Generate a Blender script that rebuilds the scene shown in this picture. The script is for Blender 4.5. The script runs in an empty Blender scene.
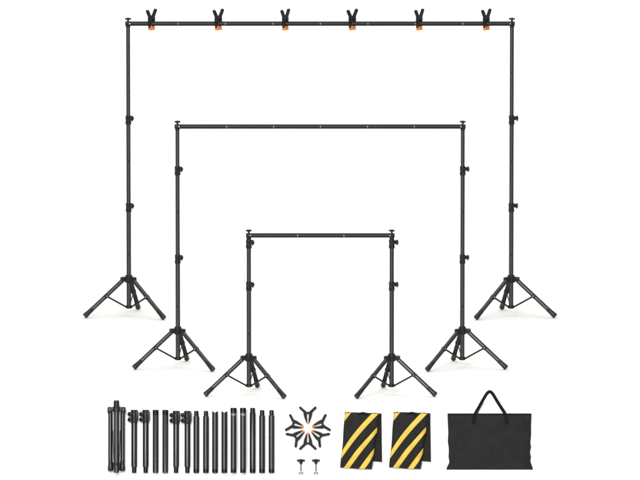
import bpy, bmesh, math, random
from mathutils import Vector, Matrix, Euler, noise
random.seed(7)
PI = math.pi
sc = bpy.context.scene
col = sc.collection

# ------------------------------------------------------------------ camera
ELEV = math.radians(7.5)
DIST = 60.0
PXM = 128.0                                   # picture units per metre at the front edge of the stage
RES = (640, 480)
FWD = Vector((0, math.cos(ELEV), -math.sin(ELEV)))
UP = Vector((0, math.sin(ELEV), math.cos(ELEV)))
EDGE_Y = 404.0
CAM = UP * ((EDGE_Y - 240) / PXM) - FWD * DIST
cam = bpy.data.cameras.new('camera')
cam.sensor_width = 36
cam.lens = 36 * PXM * DIST / 640
cam.clip_start = 1; cam.clip_end = 400
co = bpy.data.objects.new('camera', cam); col.objects.link(co)
co.location = CAM
co.rotation_euler = (PI / 2 - ELEV, 0, 0)
sc.camera = co

def on_floor(px, py):
    """where the sight line through a picture point meets the stage floor; also the distance along the view"""
    d = FWD + Vector((1, 0, 0)) * ((px - 320) / (PXM * DIST)) + UP * ((240 - py) / (PXM * DIST))
    t = -CAM.z / d.z
    return CAM + d * t, t

LEAN = math.radians(10)                       # the white riser below the stage leans back this much
RUP = Vector((0, math.sin(LEAN), math.cos(LEAN)))
ROUT = Vector((0, -math.cos(LEAN), math.sin(LEAN)))
def on_riser(px, py):
    d = FWD + Vector((1, 0, 0)) * ((px - 320) / (PXM * DIST)) + UP * ((240 - py) / (PXM * DIST))
    t = -CAM.dot(ROUT) / d.dot(ROUT)
    return CAM + d * t
U = 1 / PXM

# ------------------------------------------------------------------ materials
def new_mat(name):
    m = bpy.data.materials.new(name); m.use_nodes = True
    nt = m.node_tree
    return m, nt, nt.nodes['Principled BSDF']

def mat(name, colr, rough=.45, metal=0., spec=.5, tint=None, nscale=40, nrough=.12, ncol=.12, bump=0, bscale=300, dist=.001):
    m, nt, b = new_mat(name)
    N, L = nt.nodes, nt.links
    tc = N.new('ShaderNodeTexCoord')
    no = N.new('ShaderNodeTexNoise'); no.inputs['Scale'].default_value = nscale; no.inputs['Detail'].default_value = 5
    L.new(tc.outputs['Object'], no.inputs['Vector'])
    cr = N.new('ShaderNodeMapRange')
    cr.inputs['To Min'].default_value = 1 - ncol; cr.inputs['To Max'].default_value = 1 + ncol
    cr.inputs['From Min'].default_value = .3; cr.inputs['From Max'].default_value = .7
    L.new(no.outputs['Fac'], cr.inputs['Value'])
    mx = N.new('ShaderNodeMix'); mx.data_type = 'RGBA'; mx.blend_type = 'MULTIPLY'; mx.inputs[0].default_value = 1
    mx.inputs[6].default_value = (*colr, 1)
    L.new(cr.outputs['Result'], mx.inputs[7])
    L.new(mx.outputs[2], b.inputs['Base Color'])
    rr = N.new('ShaderNodeMapRange')
    rr.inputs['From Min'].default_value = .3; rr.inputs['From Max'].default_value = .7
    rr.inputs['To Min'].default_value = max(.03, rough - nrough); rr.inputs['To Max'].default_value = min(1, rough + nrough)
    L.new(no.outputs['Fac'], rr.inputs['Value']); L.new(rr.outputs['Result'], b.inputs['Roughness'])
    b.inputs['Metallic'].default_value = metal
    b.inputs['Specular IOR Level'].default_value = spec
    if tint: b.inputs['Specular Tint'].default_value = (*tint, 1)
    if bump:
        n2 = N.new('ShaderNodeTexNoise'); n2.inputs['Scale'].default_value = bscale; n2.inputs['Detail'].default_value = 3
        L.new(tc.outputs['Object'], n2.inputs['Vector'])
        bp = N.new('ShaderNodeBump'); bp.inputs['Strength'].default_value = bump; bp.inputs['Distance'].default_value = dist
        L.new(n2.outputs['Fac'], bp.inputs['Height']); L.new(bp.outputs['Normal'], b.inputs['Normal'])
    return m

def cloth_mat(name, colr, weave=900, rough=.85, spec=.15):
    m, nt, b = new_mat(name)
    N, L = nt.nodes, nt.links
    tc = N.new('ShaderNodeTexCoord')
    w = []
    for d in ('X', 'Z'):
        v = N.new('ShaderNodeTexWave'); v.wave_type = 'BANDS'; v.bands_direction = d
        v.inputs['Scale'].default_value = weave / 20; v.inputs['Distortion'].default_value = .6
        v.inputs['Detail'].default_value = 1
        L.new(tc.outputs['Object'], v.inputs['Vector']); w.append(v)
    ad = N.new('ShaderNodeMath'); ad.operation = 'ADD'
    L.new(w[0].outputs['Fac'], ad.inputs[0]); L.new(w[1].outputs['Fac'], ad.inputs[1])
    no = N.new('ShaderNodeTexNoise'); no.inputs['Scale'].default_value = 14; no.inputs['Detail'].default_value = 6
    L.new(tc.outputs['Object'], no.inputs['Vector'])
    cr = N.new('ShaderNodeMapRange'); cr.inputs['From Min'].default_value = .3; cr.inputs['From Max'].default_value = .7
    cr.inputs['To Min'].default_value = .86; cr.inputs['To Max'].default_value = 1.14
    L.new(no.outputs['Fac'], cr.inputs['Value'])
    mx = N.new('ShaderNodeMix'); mx.data_type = 'RGBA'; mx.blend_type = 'MULTIPLY'; mx.inputs[0].default_value = 1
    mx.inputs[6].default_value = (*colr, 1); L.new(cr.outputs['Result'], mx.inputs[7])
    L.new(mx.outputs[2], b.inputs['Base Color'])
    bp = N.new('ShaderNodeBump'); bp.inputs['Strength'].default_value = .5; bp.inputs['Distance'].default_value = .0006
    L.new(ad.outputs[0], bp.inputs['Height']); L.new(bp.outputs['Normal'], b.inputs['Normal'])
    b.inputs['Roughness'].default_value = rough; b.inputs['Specular IOR Level'].default_value = spec
    return m

M = {}
M['white'] = mat('white_seamless', (.86, .855, .845), .8, spec=.1, nscale=3, ncol=.006, nrough=.03)
M['tube'] = mat('powder_coated_tube', (.069, .068, .075), .36, metal=1, tint=(.12, .12, .13), nscale=60, ncol=.10, nrough=.06, bump=.15, bscale=900, dist=.0004)
M['bar'] = mat('powder_coated_bar', (.031, .031, .034), .45, metal=1, tint=(.12, .12, .13), nscale=60, ncol=.10, nrough=.06, bump=.15, bscale=900, dist=.0004)
M['plastic'] = mat('black_plastic', (.008, .008, .009), .40, spec=.27, nscale=80, ncol=.2)
M['rubber'] = mat('black_rubber', (.008, .008, .008), .38, spec=.4, nscale=90, ncol=.2)
M['steel'] = mat('bright_steel', (.46, .46, .46), .3, metal=1, nscale=120, ncol=.1)
M['seam'] = mat('dark_seam', (.012, .012, .013), .5, spec=.2, nscale=90)
M['dullsteel'] = mat('dull_steel', (.17, .17, .172), .42, metal=1, nscale=120, ncol=.12)
M['orange'] = mat('orange_pad', (.70, .20, .06), .5, spec=.3, nscale=90, ncol=.12)
M['clampblack'] = mat('clamp_nylon', (.010, .0104, .011), .5, spec=.14, nscale=90, ncol=.2)
M['bagcloth'] = cloth_mat('black_oxford_cloth', (.0165, .0165, .017), spec=.14)
M['webbing'] = cloth_mat('black_webbing', (.008, .008, .008), 1600, spec=.1)
M['sandcloth'] = cloth_mat('dark_canvas', (.018, .018, .017), 1100, spec=.1)
M['yellow'] = cloth_mat('yellow_tape', (.61, .425, .06), 1500, .6, .25)

# ------------------------------------------------------------------ mesh helpers
class MB:
    def __init__(self): self.bm = bmesh.new()
    def lathe(self, prof, seg=24, p0=(0, 0, 0), axis=(0, 0, 1), mats=None, close=True, zfun=None):
        """prof: list of (radius, distance along axis)"""
        a = Vector(axis).normalized(); p0 = Vector(p0)
        ref = Vector((0, -1, 0)) if abs(a.y) < .9 else Vector((1, 0, 0))
        u = ref.cross(a).normalized(); v = a.cross(u)
        rings = []
        for (r, z) in prof:
            ring = []
            for i in range(seg):
                t = 2 * PI * i / seg
                zz = z if zfun is None else zfun(z, r, t)
                ring.append(self.bm.verts.new(p0 + a * zz + u * (r * math.cos(t)) + v * (r * math.sin(t))))
            rings.append(ring)
        for k in range(len(rings) - 1):
            A, B = rings[k], rings[k + 1]
            for i in range(seg):
                f = self.bm.faces.new((A[i], A[(i + 1) % seg], B[(i + 1) % seg], B[i]))
                if mats: f.material_index = mats[k]
        if close:
            f = self.bm.faces.new(list(reversed(rings[0]))); f.material_index = mats[0] if mats else 0
            f = self.bm.faces.new(rings[-1]); f.material_index = mats[-1] if mats else 0
        return self
    def rod(self, p, q, r, seg=16, mi=0, bev=.15):
        p, q = Vector(p), Vector(q); L = (q - p).length; b = min(r * bev * 2, L * .2)
        return self.lathe([(r - b, 0), (r, b), (r, L - b), (r - b, L)], seg, p, q - p, [mi] * 3)
    def box(self, c, s, mtx=None, bev=.002, mi=0):
        r = bmesh.ops.create_cube(self.bm, size=1)
        vs = r['verts']
        bmesh.ops.scale(self.bm, verts=vs, vec=s)
        fs = list({f for v in vs for f in v.link_faces})
        for f in fs: f.material_index = mi
        if bev:
            es = list({e for v in vs for e in v.link_edges})
            o = bmesh.ops.bevel(self.bm, geom=es, offset=bev, segments=2, affect='EDGES', profile=.6)
            vs = list({v for f in o['faces'] for v in f.verts} | {v for v in vs if v.is_valid})
            for f in {f for v in vs for f in v.link_faces}: f.material_index = mi
        T = Matrix.Translation(Vector(c)) @ (mtx.to_4x4() if mtx else Matrix.Identity(4))
        bmesh.ops.transform(self.bm, matrix=T, verts=vs)
        return self
    def stroke(self, pts, ths, bev=.0015, mi=0):
        """bar through pts (x, z, halfwidth), thickness from y0 to y1, in the XZ plane"""
        n = len(pts); P = [Vector((p[0], p[1])) for p in pts]
        Lf, Rt = [], []
        for i in range(n):
            d = (P[min(i + 1, n - 1)] - P[max(i - 1, 0)]).normalized(); nn = Vector((-d.y, d.x))
            Lf.append(P[i] + nn * pts[i][2]); Rt.append(P[i] - nn * pts[i][2])
        rings = []
        for i in range(n):
            a, b = Lf[i], Rt[i]; m = (a + b) / 2
            e = min(bev, (a - b).length * .3); w = (a - b).normalized() * e
            y0, y1 = ths
            q = [(a, y0 + e), (a - w, y0), (b + w, y0), (b, y0 + e), (b, y1 - e), (b + w, y1), (a - w, y1), (a, y1 - e)]
            rings.append([self.bm.verts.new((v.x, y, v.y)) for v, y in q])
        for k in range(n - 1):
            for i in range(8):
                f = self.bm.faces.new((rings[k][i], rings[k][(i + 1) % 8], rings[k + 1][(i + 1) % 8], rings[k + 1][i])); f.material_index = mi
        for r, rev in ((rings[0], True), (rings[-1], False)):
            f = self.bm.faces.new(list(reversed(r)) if rev else r); f.material_index = mi
        return self
    def build(self, name, mats, parent=None, angle=38):
        bm = self.bm
        bmesh.ops.recalc_face_normals(bm, faces=bm.faces[:])
        for f in bm.faces: f.smooth = True
        for e in bm.edges:
            if len(e.link_faces) == 2 and e.calc_face_angle(0) > math.radians(angle): e.smooth = False
        me = bpy.data.meshes.new(name); bm.to_mesh(me); bm.free()
        for m in (mats if isinstance(mats, (list, tuple)) else [mats]): me.materials.append(M[m])
        o = bpy.data.objects.new(name, me); col.objects.link(o)
        if parent: o.parent = parent
        return o

def thing(name, label, cat, group=None, loc=(0, 0, 0), rot=(0, 0, 0), s=1.0):
    o = bpy.data.objects.new(name, None); col.objects.link(o)
    o.empty_display_size = .05
    o.location = loc; o.rotation_euler = rot; o.scale = (s, s, s)
    o['label'] = label; o['category'] = cat
    if group: o['group'] = group
    return o
def kids(o): return [c for c in o.children]
def copy_tree(o, parent=None):
    c = o.copy(); col.objects.link(c)
    if parent is not None: c.parent = parent
    for ch in list(o.children): copy_tree(ch, c)
    return c

# ------------------------------------------------------------------ setting: one white sweep
def sweep(name, prof, xs):
    bm = bmesh.new(); rows = []
    for (y, z) in prof: rows.append([bm.verts.new((x, y, z)) for x in xs])
    for a, b in zip(rows, rows[1:]):
        for i in range(len(xs) - 1): bm.faces.new((a[i], a[i + 1], b[i + 1], b[i]))
    for f in bm.faces: f.smooth = True
    me = bpy.data.meshes.new(name); bm.to_mesh(me); bm.free(); me.materials.append(M['white'])
    o = bpy.data.objects.new(name, me); col.objects.link(o); o['kind'] = 'structure'
    return o
xs = [-12 + 24 * i / 24 for i in range(25)]
LOW = 1.15                                     # the floor in front is this far below the stage
prof = []
foot = -RUP * (LOW / RUP.z)
prof += [(-9, -LOW), (foot.y - .25, -LOW)]
for i in range(1, 8):                          # cove at the foot of the riser
    t = i / 8; a = Vector((foot.y - .25, -LOW)); b = Vector((foot.y, -LOW)); c = b + Vector((RUP.y, RUP.z)) * .25
    p = a * (1 - t) ** 2 + b * 2 * t * (1 - t) + c * t * t; prof.append((p.x, p.y))
c = Vector((foot.y, -LOW)) + Vector((RUP.y, RUP.z)) * .25
prof.append((c.x, c.y))
rb = .035                                      # rounded nose of the stage
a = -Vector((RUP.y, RUP.z)) * rb; b = Vector((0, 0)); d = Vector((rb, 0))
for i in range(0, 9):
    t = i / 8; p = a * (1 - t) ** 2 + b * 2 * t * (1 - t) + d * t * t; prof.append((p.x, p.y))
for y in (1, 2, 3, 4, 5, 6, 7): prof.append((y, 0))
floor = sweep('floor', prof, xs)
R = 2.5; wp = []
for i in range(0, 17):
    t = PI / 2 * i / 16; wp.append((7 + R * math.sin(t), R - R * math.cos(t)))
wp += [(7 + R, z) for z in (4, 6, 8, 10)]
sweep('backdrop', wp, xs)

# ------------------------------------------------------------------ the three backdrop stands
def leg_geometry():
    top = Vector((.050, 0, .284)); ft = Vector((.362, 0, .018))
    return top, ft
TOP, FT = leg_geometry()
proto = {}
def make_leg(parent, ang):
    if 'leg' not in proto:
        d = (FT - TOP).normalized(); L = (FT - TOP).length
        m = MB(); r = .0164
        m.lathe([(r * .6, -.012), (r, -.004), (r, L * .86), (r * .97, L * .87), (r * .97, L * .9)], 24, TOP, d)
        leg = m.build('leg', 'tube', None)
        m = MB(); R = .0192; p = TOP + d * (L * .80)
        ll = L * .20 + .006
        m.lathe([(.0168, 0), (R * .95, .004), (R * .97, ll * .45), (R * 1.08, ll * .72), (R * 1.12, ll * .90), (R * .98, ll * .975), (R * .6, ll)], 24, p, d)
        foot_ = m.build('rubber_foot', 'rubber', leg)
        m = MB(); q = TOP + d * (L * .44); b0 = Vector((.022, 0, .072))
        dd = (q - b0).normalized(); mid = (q + b0) / 2
        rot = dd.to_track_quat('X', 'Z').to_matrix()
        m.box(mid, ((q - b0).length + .012, .005, .013), rot, .0012)
        m.box(q + Vector((0, 0, -.002)), (.030, .036, .026), d.to_track_quat('X', 'Z').to_matrix(), .003, 0)
        m.rod(q + Vector((0, -.0215, 0)), q + Vector((0, .0215, 0)), .0052, 12, 1)
        m.build('brace', ['plastic', 'steel'], leg)
        proto['leg'] = leg; leg.parent = parent; leg.rotation_euler = (0, 0, ang)
        return leg
    c = copy_tree(proto['leg'], parent); c.rotation_euler = (0, 0, ang); return c

def make_hub(parent, x, ang):
    if 'hub' not in proto:
        m = MB()
        m.lathe([(.022, .262), (.030, .266), (.033, .274), (.033, .308), (.029, .313), (.026, .322), (.019, .326)], 28)
        for k in range(3):
            R = Matrix.Rotation(k * 2 * PI / 3, 3, 'Z')
            m.box(R @ Vector((.045, 0, .294)), (.046, .040, .034), R, .011)
            m.box(R @ Vector((.052, 0, .279)), (.026, .011, .020), R, .003)
            for s in (-1, 1):
                m.rod(R @ Vector((.053, s * .019, .292)), R @ Vector((.053, s * .0235, .292)), .0065, 12, 1)
        h = m.build('hub', ['plastic', 'seam'], parent); proto['hub'] = h
        m = MB()                               # lower slider that ties the braces
        m.lathe([(.0185, .060), (.024, .062), (.025, .067), (.025, .080), (.022, .084), (.0185, .085)], 24)
        proto['slider'] = sl = m.build('slider', 'plastic', parent)
    else:
        h = proto['hub'].copy(); col.objects.link(h); h.parent = parent
        sl = proto['slider'].copy(); col.objects.link(sl); sl.parent = parent
    sl.location = (x, 0, 0)
    h.location = (x, 0, 0); h.rotation_euler = (0, 0, ang)
    return h

def make_collar(parent, z, ang, big=False):
    """clamp collar with its wing knob; z is the height of the knob"""
    if 'collar' not in proto:
        m = MB()
        m.lathe([(.0178, .020), (.0215, .019), (.0222, .016), (.0222, -.013), (.0205, -.016), (.0205, -.022), (.0228, -.025), (.0228, -.047), (.0205, -.051), (.0178, -.051)], 28)
        m.box((.024, 0, 0), (.020, .024, .030), None, .003)
        m.box((.010, -.0195, -.036), (.018, .012, .018), None, .003)
        m.rod((.010, -.022, -.036), (.010, -.030, -.036), .0055, 12)
        c = m.build('collar', 'plastic', parent)
        m = MB()
        m.rod((.028, 0, 0), (.041, 0, 0), .0062, 12)
        m.lathe([(.010, .038), (.0155, .040), (.0165, .043), (.0165, .050), (.013, .0535)], 12, (0, 0, 0), (1, 0, 0))
        m.box((.0475, 0, 0), (.010, .012, .043), None, .003)
        m.build('knob', 'plastic', c)
        proto['collar'] = c
    else:
        c = copy_tree(proto['collar'], parent)
    c.location = (0, 0, z); c.rotation_euler = (0, 0, ang)
    return c

def make_upright(parent, x, c1, c2, top, kang):
    m = MB()
    def tube(z0, z1, r, seams):
        prof = [(r - .001, z0), (r, z0 + .001)]; mm = [0]
        for s in seams:
            prof += [(r, s - .005), (r * .955, s - .0042), (r * .955, s + .0042), (r, s + .005)]; mm += [0, 1, 1, 1]
        prof += [(r, z1 - .001), (r - .001, z1)]; mm += [0, 0]
        m.lathe(prof, 32, (0, 0, 0), (0, 0, 1), mm)
    tube(.060, c1 - .03, .0175, [.485])
    tube(c1 - .031, c2 - .03, .0162, [(c1 + c2) / 2 + .005] if c2 - c1 > .5 else [])
    tube(c2 - .031, top - .012, .0152, [(c2 + top) / 2 - .01] if top - c2 > .5 else [])
    up = m.build('upright', ['tube', 'seam'], parent); up.location = (x, 0, 0)
    make_collar(up, c1, kang); make_collar(up, c2, kang)
    return up

def make_thumbscrew(parent, x, z, ang):
    if 'ts' not in proto:
        m = MB()
        m.rod((0, 0, -.004), (0, 0, .018), .0062, 14)
        m.lathe([(.0065, .004), (.009, .006), (.009, .011)], 14)
        m.box((0, 0, .0205), (.047, .014, .013), None, .004)
        m.lathe([(.010, .012), (.0125, .014), (.0125, .026), (.009, .029)], 16)
        t = m.build('thumbscrew', 'plastic', parent); proto['ts'] = t
    else:
        t = proto['ts'].copy(); col.objects.link(t); t.parent = parent
    t.location = (x, 0, z); t.rotation_euler = (0, 0, ang)

def make_crossbar(parent, xl, xr, z, nseg):
    m = MB(); r = .0172
    a, b = xl + .016, xr - .016
    # joints between bar sections: a swaged step
    prof = [(r - .001, a), (r, a + .001)]; mm = [0]; js = []
    for k in range(1, nseg):
        x = a + (b - a) * k / nseg; js.append(x)
        prof += [(r, x - .0015), (r * .965, x - .001), (r * .965, x + .001), (r, x + .0015)]; mm += [0, 1, 1, 1]
    prof += [(r, b - .001), (r - .001, b)]; mm += [0, 0]
    m.lathe(prof, 28, (0, 0, z), (1, 0, 0), mm)
    bar = m.build('crossbar', ['bar', 'seam'], parent)
    for x in js:
        m = MB()
        m.lathe([(.0075, 0), (.0075, r - .001), (.0062, r + .0012), (.003, r + .002)], 18, (x + .004, 0, z), (0, -1, 0))
        m.build('snap_button', 'dullsteel', bar)
    for s, x in ((-1, xl), (1, xr)):
        m = MB()
        m.lathe([(.013, -.030), (.0172, -.029), (.0178, -.026), (.0178, .020), (.0165, .022)], 24, (x + s * 0, 0, z), (s, 0, 0))
        m.lathe([(.0160, -.030), (.0180, -.028), (.0180, -.012)], 24, (x, 0, z), (0, 0, 1))
        m.rod((x - s * .014, -.0165, z + .001), (x - s * .014, -.021, z + .001), .0052, 12, 1)
        m.build('end_bracket', ['plastic', 'steel'], bar)
        make_thumbscrew(parent, x, z + r, -s * .25)
    return bar

V = 1 / (PXM * math.cos(ELEV))
H = 1 / PXM
def stand(label, xl, xr, floor_y, c2, top, nseg):
    cx = (xl + xr) / 2
    p, t = on_floor(cx, floor_y)
    s = t / DIST
    th = thing('backdrop_stand', label, 'backdrop stand', 'backdrop stands', p, (0, 0, 0), s)
    hw = (xr - xl) / 2 * H
    for sgn, base, kang in ((-1, math.radians(80), math.radians(-50)), (1, math.radians(100), math.radians(-27))):
        x = sgn * hw
        for k in range(3):
            l = make_leg(th, base + k * 2 * PI / 3); l.location = (x, 0, 0)
        make_hub(th, x, base)
        make_upright(th, x, 110.5 * V, c2 * V, top * V, kang)
    make_crossbar(th, -hw, hw, top * V, nseg)
    return th, p, s, hw
outer = stand('tallest and widest black backdrop stand, farthest back, with clamps on its crossbar', 129, 511, 316, 197.6, 291.3, 8)
middle = stand('mid-sized black backdrop stand with bare crossbar, standing inside the widest one', 178, 462.2, 367.6, 198.6, 240.6, 6)
inner = stand('shortest and narrowest black backdrop stand, nearest, in the centre of the nested set', 249, 391.6, 394.6, 152.6, 159.2, 3)

# ------------------------------------------------------------------ spring clamps
def make_clamp():
    """lies in XZ, jaws point to +Z end at z=0 (tip), handles at negative side; thickness along Y (0 .. -th)"""
    t = thing('spring_clamp', '', 'spring clamp', 'spring clamps in a star')
    y1, y0 = -.002, -.020
    for s in (-1, 1):
        m = MB(); u = U
        pts = [(s * 8.4, 16.3, .75), (s * 7.9, 15.9, 1.15), (s * 7.0, 15.0, 1.3), (s * 5.2, 13.3, 1.25), (s * 3.6, 11.9, 1.35), (s * 2.65, 10.6, 1.75), (s * 2.65, 9.2, 1.75), (s * 2.5, 7.6, 1.5), (s * 2.05, 5.2, 1.2), (s * 1.45, 2.6, .85), (s * 1.1, 1.0, .62), (s * .95, .3, .4)]
        m.stroke([(a * u, b * u, c * u) for a, b, c in pts], (y0, y1))
        m.box((s * 1.3 * u, (y0 + y1) / 2, 10.3 * u), (2.2 * u, .012, 1.9 * u), None, .002)
        arm = m.build('arm', 'clampblack', t)
        m = MB()
        m.stroke([(s * .75 * u, 2.6 * u, .25 * u), (s * .55 * u, 1.6 * u, .36 * u), (s * .5 * u, .4 * u, .42 * u), (s * .5 * u, -.5 * u, .36 * u)], (y0 - .001, y1 + .001), .001)
        m.build('jaw_pad', 'orange', arm)
    m = MB(); m.rod((0, y0 - .002, 10.6 * U), (0, y1 + .001, 10.6 * U), 1.0 * U, 16)
    m.build('spring', 'seam', t)
    return t
cproto = make_clamp()
cx, cy = 307.8, 428.2
spec_ = [(90, 'uppermost clamp of the six arranged in a star'), (16, 'upper right clamp of the star of six'), (-36, 'lower right clamp of the star of six'),
         (-90, 'lowest of the star, above the screws'), (-144, 'lower left clamp of the star of six'), (164, 'upper left clamp of the star of six')]
for i, (ang, lab) in enumerate(spec_):
    o = cproto if i == 0 else copy_tree(cproto)
    a = math.radians(ang)
    o['label'] = 'black spring clamp with orange jaw tips, ' + lab
    o.location = on_riser(cx + 4.9 * math.cos(a), cy - 4.9 * math.sin(a))
    # local +Z away from the star's centre, within the riser's plane
    o.rotation_euler = (Matrix.Rotation(-LEAN, 3, 'X') @ Matrix.Rotation(PI / 2 - a, 3, 'Y')).to_euler()
# six more hang on the tallest crossbar, jaws down over the tube
th, p, s, hw = outer
xs_ = [152.2, 218.7, 285.3, 352, 418.6, 485.3]
ordn = ['first from the left', 'second from the left', 'third from left', 'third from the right', 'second from the right', 'rightmost of six']
for x, n in zip(xs_, ordn):
    o = copy_tree(cproto)
    o['label'] = 'orange-tipped spring clamp on the tallest crossbar, %s' % n
    o['group'] = 'spring clamps on the tallest crossbar'
    k = -.5 + random.uniform(-.12, .12)
    o.scale = (s * 1.12,) * 3
    zz = p.z + s * (291.3 * V) - 6.2 * U * s
    R_ = Matrix.Rotation(PI / 2 + k, 3, 'Z')
    wx = p.x + s * (x - 320) * H
    off = R_ @ Vector((0, .011, 0)) * s
    o.location = Vector((wx, p.y, zz)) + off
    o.rotation_euler = R_.to_euler()
    for arm in kids(o):                         # opened round the bar
        if arm.name.startswith('arm'): 
            sg = 1 if sum(v.co.x for v in arm.data.vertices) > 0 else -1
            pv = Vector((0, 0, 10.6 * U)); rr = Matrix.Rotation(sg * -.20, 4, 'Y')
            arm.matrix_local = Matrix.Translation(pv) @ rr @ Matrix.Translation(-pv)
            for pad in arm.children:            # these carry the wider swivel pads
                pad.scale = (2.5, 1.12, 1.2); pad.location = (sg * (1.0 - .55 * 2.5) * U, .0013, 0)

# ------------------------------------------------------------------ things laid out on the riser
RROT = (-LEAN, 0, 0)
# folded tripod
t = thing('folded_tripod', 'black tripod base folded shut with three legs together, left end of the row', 'tripod', None, on_riser(116.6, 473), RROT)
yc = -.048
m = MB(); r = .0198
m.lathe([(r - .002, 0), (r, .002), (r, .44), (r, .52), (r * 1.0, .556), (r * 1.03, .559), (r * 1.03, .565), (r * .92, .566)], 28, (0, yc - .022, 0))
m.build('centre_pole', 'tube', t)
m = MB()
m.lathe([(.021, .478), (.027, .481), (.027, .512), (.0235, .518), (.0225, .530), (.0225, .552), (.0205, .556)], 28, (0, yc - .022, 0))
for sx in (-1, 1):
    m.box((sx * .030, yc - .010, .498), (.040, .030, .034), Matrix.Rotation(sx * .12, 3, 'Y'), .006)
    m.box((sx * .0535, yc + .005, .489), (.036, .042, .054), None, .0125)
    m.rod((sx * .050, yc - .020, .492), (sx * .050, yc - .0165, .492), .0085, 14)
    m.rod((sx * .050, yc - .021, .492), (sx * .050, yc - .0195, .492), .0042, 12, 1)
m.box((0, yc + .022, .490), (.036, .040, .050), None, .008)
m.box((0, yc + .002, .50), (.032, .03, .03), None, .006)
m.build('hub', ['plastic', 'dullsteel'], t)
for k, (lx, ly, tilt) in enumerate(((-.048, yc + .006, 0), (.048, yc + .006, 0), (0, yc + .028, 0))):
    m = MB(); rl = .0168
    m.lathe([(rl * .9, .03), (rl, .032), (rl, .468), (rl * .9, .47)], 24, (lx, ly, 0))
    lg = m.build('leg', 'tube', t)
    m = MB()
    m.lathe([(.013, .012), (.019, .015), (.0225, .022), (.0225, .042), (.0195, .062), (.0185, .088), (.0172, .090)], 24, (lx * .96, ly, 0))
    m.build('rubber_foot', 'rubber', lg)
for sx in (-1, 1):
    m = MB(); m.box((sx * .024, yc + .004, .20), (.005, .012, .27), Matrix.Rotation(sx * .04, 3, 'Y'), .001)
    m.build('brace', 'plastic', t)
m = MB(); m.lathe([(.0205, .055), (.0265, .057), (.0265, .078), (.0205, .080)], 24, (0, yc - .022, 0))
m.build('slider', 'plastic', t)

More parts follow.
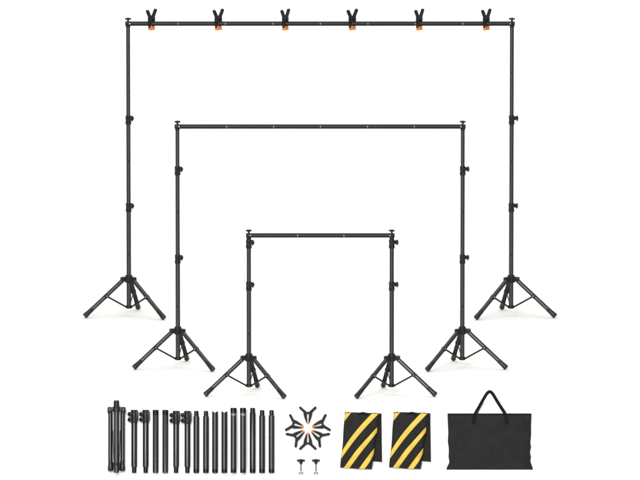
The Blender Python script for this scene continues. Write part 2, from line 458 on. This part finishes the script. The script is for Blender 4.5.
# loose pole sections
PR = .0220
def pole_item(kind, label, px, top, src={}):
    loc = on_riser(px, 473)
    hgt = (473 - top) * U
    if (kind, top) in src:
        t = copy_tree(src[(kind, top)]); t.location = loc; t['label'] = label
        return t
    t = thing('pole_section', label, 'pole', 'loose pole sections in a row', loc, RROT)
    yc = -PR - (.026 if kind == 'hole' else .004)
    P0 = (0, yc, 0)
    r = PR
    if kind in ('knob',):
        m = MB(); n = .0172
        m.lathe([(n - .002, 0), (n, .002), (n, .045), (r, .050), (r, hgt - .02), (r - .001, hgt - .018)], 32, P0, (0, 0, 1), [1, 1, 0, 0, 0])
        m.build('tube', ['tube', 'tubedark'], t)
        m = MB(); b = hgt - .101
        m.lathe([(r, b), (.0255, b + .002), (.0262, b + .008), (.0262, b + .030), (.0238, b + .034), (.0238, b + .040), (.0270, b + .044), (.0270, b + .072), (.0250, b + .078), (.0262, b + .082), (.0262, hgt - .003), (.024, hgt), (.0165, hgt)], 28, P0)
        m.box((.020, yc - .008, b + .055), (.024, .024, .075), None, .005)
        m.build('collar', 'plastic', t)
        for zz in (hgt - .033, hgt - .076):
            m = MB()
            m.rod((-.020, yc - .010, zz), (-.040, yc - .014, zz), .009, 14)
            m.box((-.026, yc - .009, zz + .004), (.018, .026, .026), None, .005)
            m.lathe([(.0125, 0), (.0185, .003), (.0190, .007), (.0150, .013), (.0085, .019), (.005, .0205)], 16, (-.031, yc - .013, zz), (-1, -.25, -.10))
            m.build('knob', 'plastic', t)
        src[(kind, top)] = t; return t
    m = MB()
    if kind == 'plain':
        m.lathe([(r - .001, 0), (r, .001), (r, hgt - .040), (r * 1.015, hgt - .039), (r * 1.015, hgt - .001), (r * .9, hgt), (r * .8, hgt), (r * .8, hgt - .05)], 32, P0, (0, 0, 1), [0, 0, 0, 1, 1, 1, 1])
    elif kind in ('tip', 'tipdark'):
        n = .0166; q = .040 if kind == 'tip' else .045
        if kind == 'tipdark': q = .036; n = .0182
        m.lathe([(r - .001, 0), (r, .001), (r, .028), (r, .030), (r, hgt - q - .004), (n + .001, hgt - q), (n, hgt - q + .002), (n, hgt - .003), (n - .003, hgt)], 32, P0, (0, 0, 1), [1, 1, 1, 0, 0, 1, 1, 1])
    elif kind == 'notch':
        d = .013
        zf = lambda z, rr, th_: z if z < hgt * .8 else z - d * (1 - abs(math.cos(th_)) ** 1.3)
        m.lathe([(r - .001, 0), (r, .001), (r, .03), (r, hgt - .06), (r, hgt), (r * .86, hgt), (r * .86, hgt - .07)], 48, P0, (0, 0, 1), [1, 1, 0, 0, 0, 1], True, zf)
    elif kind == 'hole':
        zc = (473 - 414.6) * U; a_, b_ = .0150, .0092
        seg = 72
        rows = [0, .001, .028, zc - .012]
        rows += [zc - .010 + i * .001 for i in range(21)]
        rows += [zc + .0115, hgt - .0300, hgt - .0295, hgt - .001, hgt]
        bm = m.bm; rings = []
        for z in rows:
            rr = r + (.0012 if z > hgt - .0297 else 0)
            if z in (0, hgt): rr -= .001
            rings.append([bm.verts.new((rr * math.cos(2 * PI * i / seg), yc + rr * math.sin(2 * PI * i / seg), z)) for i in range(seg)])
        for k in range(len(rows) - 1):
            for i in range(seg):
                th_ = 2 * PI * (i + .5) / seg; x = r * math.cos(th_); z = (rows[k] + rows[k + 1]) / 2
                if (x / a_) ** 2 + ((z - zc) / b_) ** 2 < 1: continue
                f = bm.faces.new((rings[k][i], rings[k][(i + 1) % seg], rings[k + 1][(i + 1) % seg], rings[k + 1][i]))
                f.material_index = 1 if (rows[k] > hgt - .0296 or rows[k] < .02) else 0
        f = bm.faces.new(rings[-1]); f.material_index = 1
        # dark groove just under the cap
        m.lathe([(r + .0004, hgt - .034), (r + .0004, hgt - .0308)], 40, P0, (0, 0, 1), [1], False)
    m.build('tube', ['tube', 'tubedark'], t)
    src[(kind, top)] = t
    return t
M['tubedark'] = mat('bare_dark_tube', (.030, .030, .033), .33, metal=1, tint=(.12, .12, .13), nscale=60, ncol=.1, nrough=.06)
for a in [
    ('knob', 'dark pole with two clamp knobs near its top, right beside the folded tripod', 134.2, 410),
    ('knob', 'dark pole with two clamp knobs near its top, just left of the plain poles', 145.7, 410),
    ('plain', 'plain straight dark pole, left one of the two between the knobbed pairs', 155.6, 410),
    ('plain', 'plain straight dark pole, right one of the two between the knobbed pairs', 165.3, 410),
    ('knob', 'dark pole with two clamp knobs near its top, just right of the plain poles', 176.1, 411),
    ('knob', 'dark pole with two clamp knobs near its top, last knobbed one on the right', 187.4, 411),
    ('tip', 'dark pole with a stepped narrow tip, right beside the last knobbed pole', 196.3, 411),
    ('tip', 'dark pole with a stepped narrow tip, just left of the notched poles', 205.9, 411),
    ('notch', 'dark pole with a notched top end, left one of the notched pair', 215.0, 411.2),
    ('notch', 'dark pole with a notched top end, right one of the notched pair', 224.3, 411.2),
    ('hole', 'dark pole with a small hole through its top, left one of that pair', 233.5, 408),
    ('hole', 'dark pole with a small hole through its top, right one of that pair', 243.0, 408),
    ('tipdark', 'dark pole with a tall black tip, just right of the poles with holes', 252.6, 408),
    ('tip', 'dark pole with a stepped black tip, second from the right end of the row', 262.0, 410.2),
    ('tip', 'dark pole with a stepped black tip, rightmost pole in the row', 271.5, 410.2)]:
    pole_item(*a)

# wing screws and their nuts
for i, (x, lab) in enumerate(((300.9, 'left'), (315.9, 'right'))):
    if i == 0:
        t = thing('wing_screw', 'small black-headed steel wing screw below the star of clamps, left one', 'screw', 'wing screws below the clamps', on_riser(x, 471), RROT)
        m = MB(); yc = -.014
        prof = []
        n = 17; L0 = 8.6 * U
        for k in range(n * 2 + 1): prof.append((.0046 if k % 2 else .0054, L0 * k / (2 * n)))
        m.lathe(prof, 14, (0, yc, 0)); m.build('shaft', 'dullsteel', t)
        m = MB(); z = 10.8 * U
        m.lathe([(.006, 6.9 * U), (.010, 7.3 * U), (.0125, 8.4 * U), (.015, 9.4 * U), (.0155, 11.4 * U), (.010, 11.9 * U)], 20, (0, yc, 0))
        m.box((0, yc, 10.4 * U), (8.0 * U, .018, 2.1 * U), None, .005)
        for s in (-1, 1): m.box((s * 3.0 * U, yc, 10.5 * U), (1.9 * U, .021, 2.3 * U), None, .005)
        m.build('wing_head', 'plastic', t); ws = t
        t = thing('steel_nut', 'tiny grey steel nut below the left wing screw', 'nut', 'steel nuts below the screws', on_riser(x, 473.5), RROT)
        m = MB()
        m.lathe([(.0165, 0), (.0175, .001), (.0175, .0095), (.0165, .0105), (.008, .0105)], 6, (0, -.016, 0))
        for s in (-1, 1): m.box((s * .0125, -.02, -.003), (.005, .008, .008), None, .001)
        m.build('nut_body', 'dullsteel', t); nt_ = t
    else:
        c = copy_tree(ws); c.location = on_riser(x, 471); c['label'] = 'small black-headed steel wing screw below the star of clamps, right one'
        c = copy_tree(nt_); c.location = on_riser(x, 473.5); c['label'] = 'tiny grey steel nut below the right wing screw'

# ------------------------------------------------------------------ cloth things
def soft_panel(quad_fn, nu, nv, depth_fn, y_back):
    """closed cloth pouch: front grid at depth_fn, back grid flat at y_back. quad_fn(u,v)->(x,z)"""
    m = MB(); bm = m.bm; F = []; B = []
    for j in range(nv + 1):
        fr = []; br = []
        for i in range(nu + 1):
            u, v = i / nu, j / nv; x, z = quad_fn(u, v)
            fr.append(bm.verts.new((x, depth_fn(u, v, x, z), z))); br.append(bm.verts.new((x, y_back, z)))
        F.append(fr); B.append(br)
    for j in range(nv):
        for i in range(nu):
            bm.faces.new((F[j][i], F[j][i + 1], F[j + 1][i + 1], F[j + 1][i]))
            bm.faces.new((B[j][i + 1], B[j][i], B[j + 1][i], B[j + 1][i + 1]))
    def side(a, b):
        for k in range(len(a) - 1): bm.faces.new((a[k], b[k], b[k + 1], a[k + 1]))
    side(F[0], B[0]); side(F[-1], B[-1]); side([r[0] for r in F], [r[0] for r in B]); side([r[-1] for r in F], [r[-1] for r in B])
    return m
def pl(p):                                      # point in the sandbag detail -> metres, origin at the lower left
    return Vector(((p[0] - 180) / 6.857 * U, (443 - p[1]) / 6.857 * U))
def interp(poly, t):
    n = len(poly) - 1; k = min(int(t * n), n - 1); f = t * n - k
    # smooth (Catmull-Rom) through the points
    g = lambda i: poly[max(0, min(n, i))]
    a, b, c, d = g(k - 1), g(k), g(k + 1), g(k + 2)
    return .5 * ((2 * b) + (c - a) * f + (2 * a - 5 * b + 4 * c - d) * f * f + (3 * b - a - 3 * c + d) * f ** 3)
FQ = [pl(p) for p in ((36, 430), (250, 443), (303, 61), (70, 51))]
def front_pt(u, v):
    a = FQ[0].lerp(FQ[1], u); b = FQ[3].lerp(FQ[2], u); q = a.lerp(b, v)
    q = q + Vector((.0022 * math.sin(v * 9 + 1) * (1 if u > .5 else -1) * abs(2 * u - 1), .0015 * math.sin(u * 8) * (1 - v)))
    return q.x, q.y
def front_depth_xz(x, z):
    zz = max(0, min(1, z / .44))
    e = .024 + .030 * math.sin(PI * min(1, max(0, zz))) ** .6
    n = noise.noise(Vector((x * 16, 3.3, z * 16))) * .006 + noise.noise(Vector((x * 45, 7, z * 45))) * .0022
    return -(e + n) - .018
def edge_soft(u, v):
    d = min(u, 1 - u, v, 1 - v); return min(1, d / .07) ** .5
def fdepth(u, v, x, z): return front_depth_xz(x, z) * (.62 + .38 * edge_soft(u, v))
BQ = [pl(p) for p in ((120, 372), (322, 392), (318, 58), (66, 49))]
def back_pt(u, v):
    a = BQ[0].lerp(BQ[1], u); b = BQ[3].lerp(BQ[2], u); q = a.lerp(b, v); return q.x, q.y
def bdepth(u, v, x, z): return -(.010 + .012 * edge_soft(u, v) + .003 * noise.noise(Vector((x * 25, 1, z * 25))))
stripes = [
    ([(66, 113), (68, 80), (73, 51)], [(68, 108), (90, 80), (110, 53)]),
    ([(46, 320), (104, 219), (178, 129), (254, 59)], [(42, 369), (116, 257), (190, 167), (297, 62)]),
    ([(61, 431), (147, 302), (221, 222), (291, 150)], [(98, 434), (173, 329), (236, 251), (287, 190)]),
    ([(163, 438), (215, 366), (271, 295)], [(201, 440), (240, 391), (265, 341)])]
def inv_front(x, z):
    lo, hi = 0., 1.
    v = max(0., min(1., (z + .005) / .43)); u = .5
    for _ in range(12):
        a = FQ[0].lerp(FQ[3], v); b = FQ[1].lerp(FQ[2], v)
        u = (x - a.x) / (b.x - a.x); u = max(0, min(1, u))
        c = FQ[0].lerp(FQ[1], u); d = FQ[3].lerp(FQ[2], u); v = max(0, min(1, (z - c.y) / (d.y - c.y)))
    return u, v
def make_sandbag(loc, label):
    t = thing('sandbag', label, 'sandbag', 'striped sandbags', loc, RROT)
    soft_panel(back_pt, 26, 34, bdepth, -.001).build('rear_pouch', 'sandcloth', t, 60)
    fp = soft_panel(front_pt, 40, 60, fdepth, -.026).build('front_pouch', 'sandcloth', t, 60)
    for A, B in stripes:
        A = [pl(p) for p in A]; B = [pl(p) for p in B]
        A, B = [[p.lerp(P[0].lerp(P[-1], i / (len(P) - 1)), .4) for i, p in enumerate(P)] for P in (A, B)]
        m = MB(); bm = m.bm; rows = []; n = 28; w = 6
        for i in range(n + 1):
            a, b = interp(A, i / n), interp(B, i / n); row = []
            for k in range(w + 1):
                q = a.lerp(b, k / w)
                u, v = inv_front(q.x, q.y)
                y = fdepth(u, v, q.x, q.y) - .0042 + (.0022 if k in (0, w) else 0)
                row.append(bm.verts.new((q.x, y, q.y)))
            rows.append(row)
        for i in range(n):
            for k in range(w): bm.faces.new((rows[i][k], rows[i][k + 1], rows[i + 1][k + 1], rows[i + 1][k]))
        m.build('stripe', 'yellow', fp, 60)
    # rolled top fold and the little carrying strap
    m = MB()
    a, b = pl((68, 53)), pl((316, 61)); n = 12
    m.lathe([(.010, 0), (.0135, .004)] + [(.0135 + .0012 * math.sin(k * 2.1), (b - a).length * k / n) for k in range(1, n)] + [(.010, (b - a).length)], 14, (a.x, -.022, a.y - .009), (b.x - a.x, 0, b.y - a.y))
    m.build('top_fold', 'sandcloth', t, 60)
    m = MB()
    c = pl((190, 56)); pts = []
    for k in range(9):
        an = PI * k / 8; pts.append((c.x - .030 * math.cos(an), c.y - .010 + .014 * math.sin(an), .0036))
    m.stroke(pts, (-.046, -.022), .001)
    for sx in (-1, 1): m.box((c.x + sx * .030, -.043, c.y - .014), (.014, .012, .022), None, .003)
    m.build('strap', 'webbing', t)
    return t
# origin of the sandbag detail: (180,443) there = picture point
o1 = (335 + 180 / 6.857, 405 + 443 / 6.857)
sb = make_sandbag(on_riser(*o1), 'black sandbag with yellow diagonal stripes, next to the star of clamps')
s2 = copy_tree(sb); s2.location = on_riser(o1[0] + 48.9, o1[1] - .2); s2['label'] = 'black sandbag with yellow diagonal stripes, next to the carry bag'
s2.rotation_euler = (-LEAN, 0, 0)

# carry bag
def bp_(p): return Vector(((p[0] - 265) / 5.33 * U, (452 - p[1]) / 5.33 * U))
t = thing('carry_bag', 'large flat black fabric carry bag with two carrying straps', 'bag', None, on_riser(440 + 265 / 5.33, 385 + 452 / 5.33), RROT)
LX = [bp_(p) for p in ((34, 451), (38, 436), (49, 412), (44, 385), (47, 350), (45, 325), (40, 300), (45, 255), (42, 205), (40, 154))]
RX = [bp_(p) for p in ((495, 451), (491, 436), (482, 408), (485, 385), (477, 358), (484, 330), (479, 302), (485, 255), (485, 205), (487, 154))]
def calm(P, k=.55):
    n = len(P) - 1
    a = lambda i: P[2].x + (P[n].x - P[2].x) * (i - 2) / (n - 2)
    return [Vector((p.x if i < 3 else a(i) + (p.x - a(i)) * k, p.y)) for i, p in enumerate(P)]
Lp, Rp = calm(LX), calm(RX)
def bag_pt(u, v):
    q = interp(Lp, v).lerp(interp(Rp, v), u); return q.x, q.y
def bag_depth(u, v, x, z):
    e = edge_soft(u, v)
    d = .016 + .046 * math.sin(PI * v) ** .8 * math.sin(PI * u) ** .4
    d += .007 * noise.noise(Vector((x * 7, 0, z * 13))) + .0018 * noise.noise(Vector((x * 30, 4, z * 40)))
    # puckers at the ends where the cloth is gathered
    g = max(0, 1 - min(u, 1 - u) / .09)
    d += g * .007 * math.sin(v * 34 + 2 * math.sin(u * 40)) + .003 * math.sin(v * 21 + 5 * u) * max(0, 1 - min(u, 1 - u) / .25)
    # hem at the foot and along the zip
    if v < .06: d += .004 * math.sin(PI * v / .06)
    return -(d * (.55 + .45 * e)) - .002
body = soft_panel(bag_pt, 90, 64, bag_depth, -.0005).build('bag_body', 'bagcloth', t, 70)
# zip seam along the top
m = MB(); a, b = bp_((40, 155)), bp_((487, 155))
m.box(((a.x + b.x) / 2, -.011, a.y + .0005), (b.x - a.x, .020, .008), None, .003)
m.build('zip_seam', 'webbing', body)
def strap(name, path, hw_, thick, parent, seg=8):
    """flat webbing along path of (x, y, z); wide across the path in the XZ plane"""
    m = MB(); bm = m.bm; P = [Vector(p) for p in path]; rows = []
    for i, p in enumerate(P):
        d = (P[min(i + 1, len(P) - 1)] - P[max(i - 1, 0)]); d.y = 0; d.normalize()
        n = Vector((-d.z, 0, d.x))
        rows.append([bm.verts.new(p + n * a + Vector((0, b, 0))) for a, b in ((hw_, 0), (hw_ * .85, -thick), (-hw_ * .85, -thick), (-hw_, 0), (-hw_ * .85, thick), (hw_ * .85, thick))])
    for r0, r1 in zip(rows, rows[1:]):
        for k in range(6): bm.faces.new((r0[k], r0[(k + 1) % 6], r1[(k + 1) % 6], r1[k]))
    bm.faces.new(rows[0]); bm.faces.new(list(reversed(rows[-1])))
    return m.build(name, 'webbing', parent, 50)
hpath = [(178, 208), (181, 180), (189, 152), (208, 118), (227, 84), (243, 57), (253, 43), (265, 36), (277, 43), (287, 57), (303, 84), (324, 118), (345, 152), (352, 180), (353, 208)]
def bez(poly, n):
    P = [bp_(p) for p in poly]; return [interp(P, i / n) for i in range(n + 1)]
pts = bez(hpath, 60)
def sy(q, lift):
    zt = bp_((0, 154)).y
    if q.y > zt: return -.022 - lift
    v = q.y / zt; x = q.x
    u = (x - interp(Lp, v).x) / (interp(Rp, v).x - interp(Lp, v).x)
    return bag_depth(u, v, x, q.y) - .0022 - lift
strap('handle', [(q.x, sy(q, 0), q.y) for q in pts], 1.6 * U, .0016, t)
# the strap of the rear face, just behind
strap('handle', [(q.x, .010, q.y - .003) for q in pts if q.y > bp_((0, 150)).y], 1.2 * U, .0016, t)

# ------------------------------------------------------------------ light: a white studio with softboxes
w = bpy.data.worlds.new('World'); sc.world = w; w.use_nodes = True
bg = w.node_tree.nodes['Background']
bg.inputs['Color'].default_value = (1, 1, 1, 1); bg.inputs['Strength'].default_value = .42
def softbox(name, loc, target, size, power, sy_=None):
    l = bpy.data.lights.new(name, 'AREA'); l.energy = power; l.shape = 'RECTANGLE'; l.size = size; l.size_y = sy_ or size
    l.color = (1, .985, .965)
    o = bpy.data.objects.new(name, l); col.objects.link(o); o.location = loc
    o.rotation_euler = (Vector(target) - Vector(loc)).to_track_quat('-Z', 'Y').to_euler()
    return o
softbox('softbox', (0, 2.5, 9), (0, 2.5, 0), 12, 520, 10)
softbox('softbox', (-3, -14, 6), (0, 1, .6), 6, 1900, 6)
# ------------------------------------------------------------------ picture
sc.view_settings.view_transform = 'Standard'; sc.view_settings.look = 'None'
sc.view_settings.exposure = .27; sc.view_settings.gamma = 1
sc.render.engine = 'CYCLES'
sc.render.resolution_x = 1024; sc.render.resolution_y = 768
